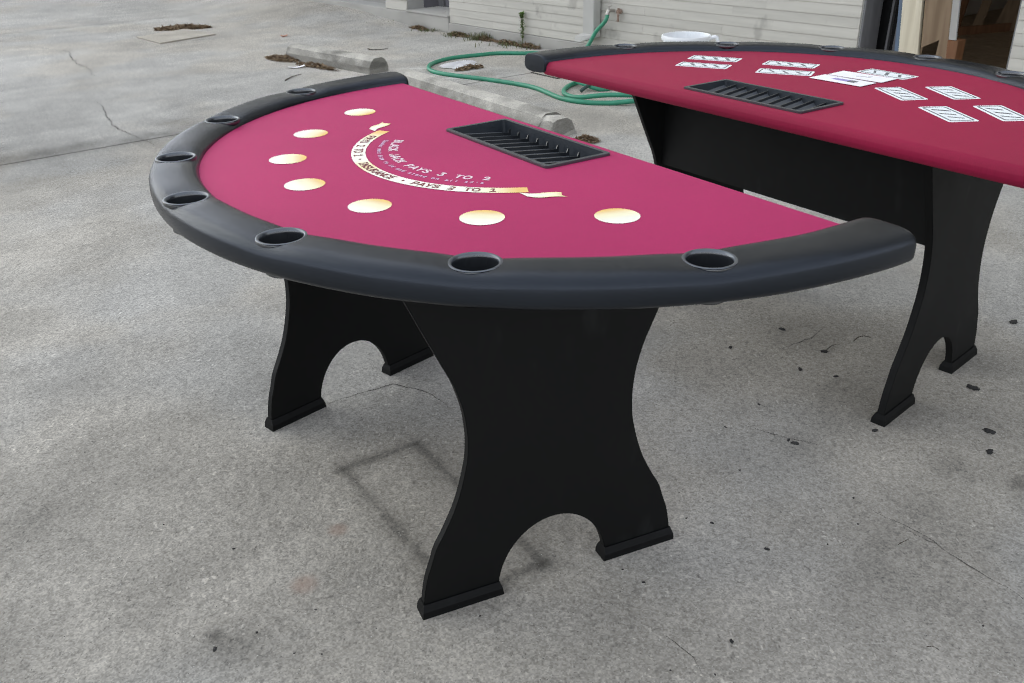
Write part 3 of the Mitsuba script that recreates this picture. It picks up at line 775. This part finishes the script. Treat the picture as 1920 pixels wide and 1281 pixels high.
LEGW = [(0, .281), (.044, .276), (.088, .267), (.116, .257), (.147, .247), (.185, .226), (.242, .199), (.298, .182), (.34, .1735), (.377, .1715), (.42, .1745), (.485, .190), (.54, .2135), (.60, .240), (.665, .268), (.714, .290)]


def make_leg():
    from scipy.interpolate import PchipInterpolator
    z = np.linspace(.012, .7145, 60)
    hw = PchipInterpolator(*np.array(LEGW).T)(z)
    out = list(zip(hw, z)) + list(zip(-hw[::-1], z[::-1]))
    t = np.linspace(0, np.pi, 40)
    arch = list(zip(.122 * np.cos(t), .149 * np.sin(t))) + [(-.122, -.1), (.122, -.1)]
    cs = m3.CrossSection([np.array(out)], m3.FillRule.NonZero) - m3.CrossSection([np.array(arch)], m3.FillRule.NonZero)
    h = .0095
    mm = m3.Manifold.extrude(cs, 2 * h - .003).translate([0, 0, -h + .0015]) + m3.Manifold.extrude(cs.offset(-.0014, m3.JoinType.Round), 2 * h).translate([0, 0, -h])
    # (s, z, thickness) -> (x = thickness, y = s, z)
    return tm(mm.transform(np.array([[0, 0, 1, 0], [1, 0, 0, 0], [0, 1, 0, 0]], float)))


def make_foot(sg):
    a, b, t = .114, .2855, .0195
    p = []
    for s, e in ((a, 1), (b, -1)):
        for y in (-1, 1):
            p += [(y * t, sg * s, 0), (y * (t - .001), sg * (s + e * .002), .015), (y * .0125, sg * (s + e * .006), .029)]
    return hull(p)


def make_tray():
    W, D, lip = .402, .170, .0085
    t = m3.CrossSection.square((W - .02, D - .02), True).offset(.010, m3.JoinType.Round, 2, 24)
    ti = m3.CrossSection.square((W - .02 - 2 * lip, D - .02 - 2 * lip), True).offset(.008, m3.JoinType.Round, 2, 24)
    rim = m3.Manifold.extrude(t.offset(-.0015, m3.JoinType.Round), .0052).translate([0, 0, HF]) + m3.Manifold.extrude(t, .0038).translate([0, 0, HF + .0005])
    rim = rim - m3.Manifold.extrude(ti, .05).translate([0, 0, HF - .02])
    well = m3.Manifold.extrude(ti.offset(.0035, m3.JoinType.Round), .050).translate([0, 0, HF - .0495]) - m3.Manifold.extrude(ti, .1).translate([0, 0, HF - .0465])
    return tm((rim + well).translate([0, -.101, 0]))


def make_trough(w, i, n):
    """a chip channel: a scooped strip that falls from the players' side to the dealer's side"""
    nx, ny = 11, 9
    x0 = (i - (n - 1) / 2) * w
    V = []
    for q in range(ny):
        v = q / (ny - 1)
        y = -.1745 + v * .140
        base = HF - .002 - .016 * v
        for p_ in range(nx):
            u = p_ / (nx - 1) * 2 - 1
            V.append((x0 + u * w * .4985, y, base - .003 - .012 * math.sqrt(max(0, 1 - u * u * .97))))
    top = np.array(V)
    bot = top.copy()
    bot[:, 2] = HF - .0455
    v = np.vstack([top, bot])
    o = nx * ny
    f = []
    for q in range(ny - 1):
        for p_ in range(nx - 1):
            a, b, c, d = q * nx + p_, q * nx + p_ + 1, (q + 1) * nx + p_ + 1, (q + 1) * nx + p_
            f += [(a, b, c), (a, c, d), (o + a, o + c, o + b), (o + a, o + d, o + c)]
    edge = [(q, q + 1) for q in range(nx - 1)] + [((q * nx) + nx - 1, (q + 1) * nx + nx - 1) for q in range(ny - 1)]
    edge += [((ny - 1) * nx + q + 1, (ny - 1) * nx + q) for q in range(nx - 1)] + [((q + 1) * nx, q * nx) for q in range(ny - 1)]
    for a, b in edge:
        f += [(a, o + b, b), (a, o + a, o + b)]
    return trimesh.Trimesh(v, f, process=False)


def make_fin(w, i, n):
    x = (i + 1 - n / 2) * w
    b0, b1 = HF - .005, HF - .021
    py = np.array([(-.1735, b0 - .006), (-.034, b1 - .006), (-.034, HF - .0085), (-.0375, HF - .0085), (-.0405, b1 + .0045), (-.1735, b0 + .0035)])
    m = extrude(py, -.0011, .0011).transform(np.array([[0, 0, 1, x], [1, 0, 0, 0], [0, 1, 0, 0]], float))
    return tm(m)


# shared ply dicts of the parts
felt_p = mikit.ply(make_felt(), None, 30)
rail_p = mikit.ply(make_rail(), 'm_vinyl', 50)
cup_p = mikit.ply(make_cup(), 'm_cup', 40)
rim_p = mikit.ply(lathe([(.0345, .7742), (.0352, .7766), (.0366, .7782), (.0392, .7784), (.0408, .7774), (.0402, .7768), (.0368, .7768)], 64), 'm_rim', 50)
leg_p = mikit.ply(make_leg(), 'm_blackpaint', 30)
foot_p = {sg: mikit.ply(make_foot(sg), 'm_footblack') for sg in (-1, 1)}
tray_p = mikit.ply(make_tray(), 'm_tray', 30)
NT = 10
TWD = .382 / NT
trough_p = [mikit.ply(make_trough(TWD, i, NT), 'm_trough', 40) for i in range(NT)]
fin_p = [mikit.ply(make_fin(TWD, i, NT), 'm_cup') for i in range(NT - 1)]
te = np.linspace(0, np.pi, 120)
base_m = extrude(np.r_[np.c_[.775 * np.cos(te), -.07 - .73 * np.sin(te)]], .694, .7165) - man(box(-.21, .21, -.195, .05, .5, 1))
for cx_, cy_ in CUPS:
    base_m -= m3.Manifold.cylinder(.6, .0364, .0364, 48).translate([cx_, cy_, .5])
base_p = mikit.ply(tm(base_m), 'm_blackpaint')
panel_p = mikit.ply(cbox(-.478, .478, -.232, -.214, .455, .6935, .0015), 'm_blackpaint')
cleat_p = {sg: mikit.ply(cbox(*sorted((sg * .449, sg * .476)), -.2135, -.190, .445, .6935, .002), 'm_blackpaint') for sg in (-1, 1)}


def card_table(x, y, yaw, splay, label, felt_m):
    t = thing('card_table', label, 'table')
    W = place(x, y, yaw)
    felt = put(t + '__felt', {**felt_p, 'bsdf': {'type': 'ref', 'id': felt_m}}, None, to_world=W)
    put(t + '__top_board', base_p, None, to_world=W)
    rail = put(t + '__rail', rail_p, None, to_world=W)
    for cx, cy in CUPS:
        C = W @ T4().translate([cx, cy, 0])
        cup = put(t + '__cup_holder', cup_p, None, to_world=C)
        put(cup + '__rim', rim_p, None, to_world=C)
    for sg, sp, ax, ay in splay:
        L = W @ place(sg * ax - .018 * math.sin(sp), ay, -sp)
        leg = put(t + '__leg_panel', leg_p, None, to_world=L)
        for s in (-1, 1):
            put(leg + '__foot', foot_p[s], None, to_world=L)
    pn = put(t + '__modesty_panel', panel_p, None, to_world=W)
    return t, felt, W


def chip_tray(W, label):
    k = thing('chip_tray', label, 'chip tray')
    put(k + '__frame', tray_p, None, to_world=W)
    for p_ in trough_p:
        put(k + '__trough', p_, None, to_world=W)
    for p_ in fin_p:
        put(k + '__divider', p_, None, to_world=W)


t1, felt1, W1 = card_table(.12028, 2.04053, -.98744, ((1, .173, .462, -.363), (-1, -.226, .485, -.364)), 'half round blackjack table with seven gold betting spots and black padded rail', 'm_felt')
t2, felt2, W2 = card_table(.58206, 2.35136, 2.16761, ((1, .173, .455, -.378), (-1, -.148, .460, -.378)), 'half round card table with white card boxes printed on its red felt', 'm_felt_dark')
chip_tray(W1, 'black chip tray let into the felt of the near blackjack table')
chip_tray(W2, 'black chip tray let into the felt of the far card table')


# --- the printed layout of the near table
def flat(poly, z0=HF - .002, z1=HF + .0007):
    return tm(extrude(poly, z0, z1))


def disc(cx, cy, rad):
    """a disc with uv.y running from the players' side (0) to the dealer's side (1)"""
    n, rings = 48, 6
    V, UV = [(cx, cy)], []
    for q in range(1, rings + 1):
        for k in range(n):
            a = k / n * 2 * np.pi
            V.append((cx + rad * q / rings * math.cos(a), cy + rad * q / rings * math.sin(a)))
    F = [(0, 1 + k, 1 + (k + 1) % n) for k in range(n)]
    for q in range(rings - 1):
        a, b = 1 + q * n, 1 + (q + 1) * n
        F += [t for k in range(n) for t in ((a + k, b + k, b + (k + 1) % n), (a + k, b + (k + 1) % n, a + (k + 1) % n))]
    v = np.array(V)
    d = np.array([0 - cx, -.10 - cy])
    d /= np.linalg.norm(d)
    u = ((v - [cx, cy]) @ d) / rad * .5 + .5
    return trimesh.Trimesh(np.c_[v, np.full(len(v), HF + .0007)], F, process=False), np.c_[0 * u, u]


for bx, by in BETS:
    m, uv = disc(bx, by, .0394)
    put(t1 + '__betting_spot', m, 'm_goldprint', True, W1, uv)

YC = -.134


def arc(rad, phi):
    return np.array([rad * math.sin(phi), YC - rad * math.cos(phi)])


def band(r0, r1, p0, p1, gold, n=80, z=HF + .0007):
    ph = np.linspace(p0, p1, n)
    v = np.array([arc(r, a) for a in ph for r in (r0, r1)])
    f = [t for k in range(n - 1) for t in ((2 * k, 2 * k + 2, 2 * k + 1), (2 * k + 1, 2 * k + 2, 2 * k + 3))]
    u = np.repeat([gold(a) for a in ph], 2)
    m = trimesh.Trimesh(np.c_[v, np.full(len(v), z)], f, process=False)
    if m.face_normals[0, 2] < 0:
        m.invert()
    return m, np.c_[0 * u, u]


m, uv = band(.317, .3475, -1.05, 1.07, lambda a: max(.27, 0.95 * min(1, max(0, (abs(a) - .62) / .4)), .72 * math.exp(-((a + .12) / .16) ** 2)))
rb = put(t1 + '__ribbon', m, 'm_goldprint', True, W1, uv)
for sg in (-1, 1):
    up_ = np.linspace(0, 1, 24)
    wav = .004 * np.sin(up_ * 6.0)
    lo = [arc(.350 + .014 * q + w, sg * (1.02 + .215 * q)) for q, w in zip(up_, wav)]
    hi = [arc(.374 + .020 * q + w, sg * (1.055 + .185 * q)) for q, w in zip(up_, wav)]
    pts = np.array(lo + [arc(.381, sg * 1.222)] + hi[::-1])
    c = pts.mean(0)
    v = np.vstack([c[None], pts])
    f = [(0, 1 + k, 1 + (k + 1) % len(pts)) for k in range(len(pts))]
    mm = trimesh.Trimesh(np.c_[v, np.full(len(v), HF + .0011)], f, process=False)
    if mm.face_normals[:, 2].sum() < 0:
        mm.invert()
    u = np.r_[.3, np.clip(.15 + 1.0 * (np.abs(np.arctan2(pts[:, 0], YC - pts[:, 1])) - 1.0) / .25, 0, .8)]
    put(rb + '__ribbon_tail', mm, 'm_goldprint', True, W1, np.c_[0 * u, u])


def arc_text(text, rad, p0, p1, h, m, key, z, bold=True, wmax=.95):
    """lettering on an arc, tops towards the dealer, read from the players' side"""
    out = []
    n = len(text)
    step = (p1 - p0) / n
    for k, ch in enumerate(text):
        if ch == ' ':
            continue
        if ch == '•':
            tmesh = trimesh.creation.cylinder(h * .17, .0004, sections=12)
            tmesh.apply_translation([0, h * .5, .0002])
        else:
            tmesh = meshkit.text_mesh(ch, h, .0004, bold)
        v = np.array(tmesh.vertices)
        cx = (v[:, 0].min() + v[:, 0].max()) / 2
        wch = v[:, 0].max() - v[:, 0].min()
        sc = min(1.0, wmax * step * rad / max(wch, 1e-9))
        x = (v[:, 0] - cx) * sc
        ph = p0 + (k + .5) * step + x / rad
        r = rad - v[:, 1]
        tmesh.vertices = np.c_[r * np.sin(ph), YC - r * np.cos(ph), v[:, 2] + z]
        out.append(tmesh)
    put(key, trimesh.util.concatenate(out), m, False, W1, kind='stuff')


arc_text('PAYS 2 TO 1 • INSURANCE • PAYS 2 TO 1', .3415, -.90, .90, .0185, 'm_brownprint', rb + '__lettering', HF + .0009, True, 1.0)
arc_text('BLACK JACK PAYS 3 TO 2', .268, -.83, .83, .020, 'm_whiteprint', t1 + '__lettering', HF + .0004)
arc_text("Dealer must draw to 16 and stand on all 17's", .292, -.80, .80, .0095, 'm_lilacprint', t1 + '__lettering', HF + .0004)


# --- the printed card boxes of the far table
def card_box(corners, i):
    a, b, c, d = [np.array(q) for q in corners]
    o = (a + b + c + d) / 4
    ex = (b + c - a - d) / 2
    ex /= np.linalg.norm(ex)
    ey = np.array([-ex[1], ex[0]])
    if ey @ ((c + d - a - b) / 2) < 0:
        ey = -ey
    hw, hh = .080, .036

    def R(pts):
        return np.array([o + ex * x + ey * y for x, y in pts])

    def rr(w, h, r=.006):
        return [(sx * (w - r) + r * math.cos(t), sy * (h - r) + r * math.sin(t)) for sx, sy, t0 in ((1, 1, 0), (-1, 1, 1), (-1, -1, 2), (1, -1, 3)) for t in np.linspace(t0 * np.pi / 2, (t0 + 1) * np.pi / 2, 5)]

    def cw(p):
        return p if sum((p[k - 1][0] * p[k][1] - p[k][0] * p[k - 1][1]) for k in range(len(p))) > 0 else p[::-1]
    k = put(t2 + '__card_box', flat(cw(R(rr(hw, hh)))), 'm_boxprint', False, W2)
    ink = m3.CrossSection([cw(R(rr(hw - .007, hh - .007)))], m3.FillRule.NonZero) - m3.CrossSection([cw(R(rr(hw - .0110, hh - .0110)))], m3.FillRule.NonZero)
    rq = np.random.default_rng(40 + i)
    for q in (-1, 0, 1):
        x0 = q * .040 + rq.uniform(-.004, .004)
        sl = .010
        for dx in (-.004,):
            w = rq.uniform(.007, .012)
            h0, h1 = -.019 + rq.uniform(0, .006), .019 - rq.uniform(0, .006)
            ink = ink + m3.CrossSection([cw(R([(x0 + dx - sl, h0), (x0 + dx - sl + w, h0), (x0 + dx + sl + w, h1), (x0 + dx + sl, h1)]))], m3.FillRule.NonZero)
    put(k + '__ink', tm(m3.Manifold.extrude(ink, .0006).translate([0, 0, HF + .0006])), 'm_inkprint', False, W2)


BOXES = [[(.571, -.407), (.412, -.494), (.367, -.428), (.534, -.357)], [(.507, -.298), (.349, -.378), (.316, -.32), (.469, -.243)],
         [(.346, -.509), (.18, -.584), (.149, -.524), (.317, -.457)], [(.273, -.396), (.119, -.48), (.084, -.42), (.234, -.336)],
         [(.061, -.638), (-.122, -.633), (-.113, -.562), (.052, -.57)],
         [(-.121, -.412), (-.26, -.334), (-.302, -.383), (-.166, -.464)], [(-.198, -.524), (-.341, -.44), (-.381, -.487), (-.242, -.575)],
         [(-.327, -.298), (-.469, -.212), (-.512, -.263), (-.37, -.348)], [(-.404, -.407), (-.546, -.313), (-.583, -.358), (-.447, -.459)]]
for i, c in enumerate(BOXES):
    card_box(c, i)


def white_card(cx, cy, hw, hh, yaw, label, marks):
    k = thing('white_card', label, 'card')
    L = W2 @ place(cx, cy, yaw, HF + .0016)
    put(k, cbox(-hw, hw, -hh, hh, 0, .0016, .0004), 'm_paper', False, L)
    for (pts, m) in marks:
        put(k + '__mark', tm(extrude(np.array(pts), .0015, .0020)), m, False, L)


white_card(-.014, -.507, .085, .038, .06, 'white card on the far table with a small black tick', [([(-.022, -.003), (.012, .006), (.013, .009), (-.022, .001)], 'm_inkprint'), ([(-.026, -.012), (-.021, -.012), (-.018, .001), (-.022, .002)], 'm_inkprint')])
white_card(-.012, -.422, .084, .035, .02, 'white card on the far table with a purple patch', [([(.03, -.010), (-.02, -.014), (-.02, .010), (.03, .008)], 'm_purpleprint'), ([(-.021, -.016), (-.045, -.012), (-.045, .012), (-.021, .012)], 'm_inkprint')])
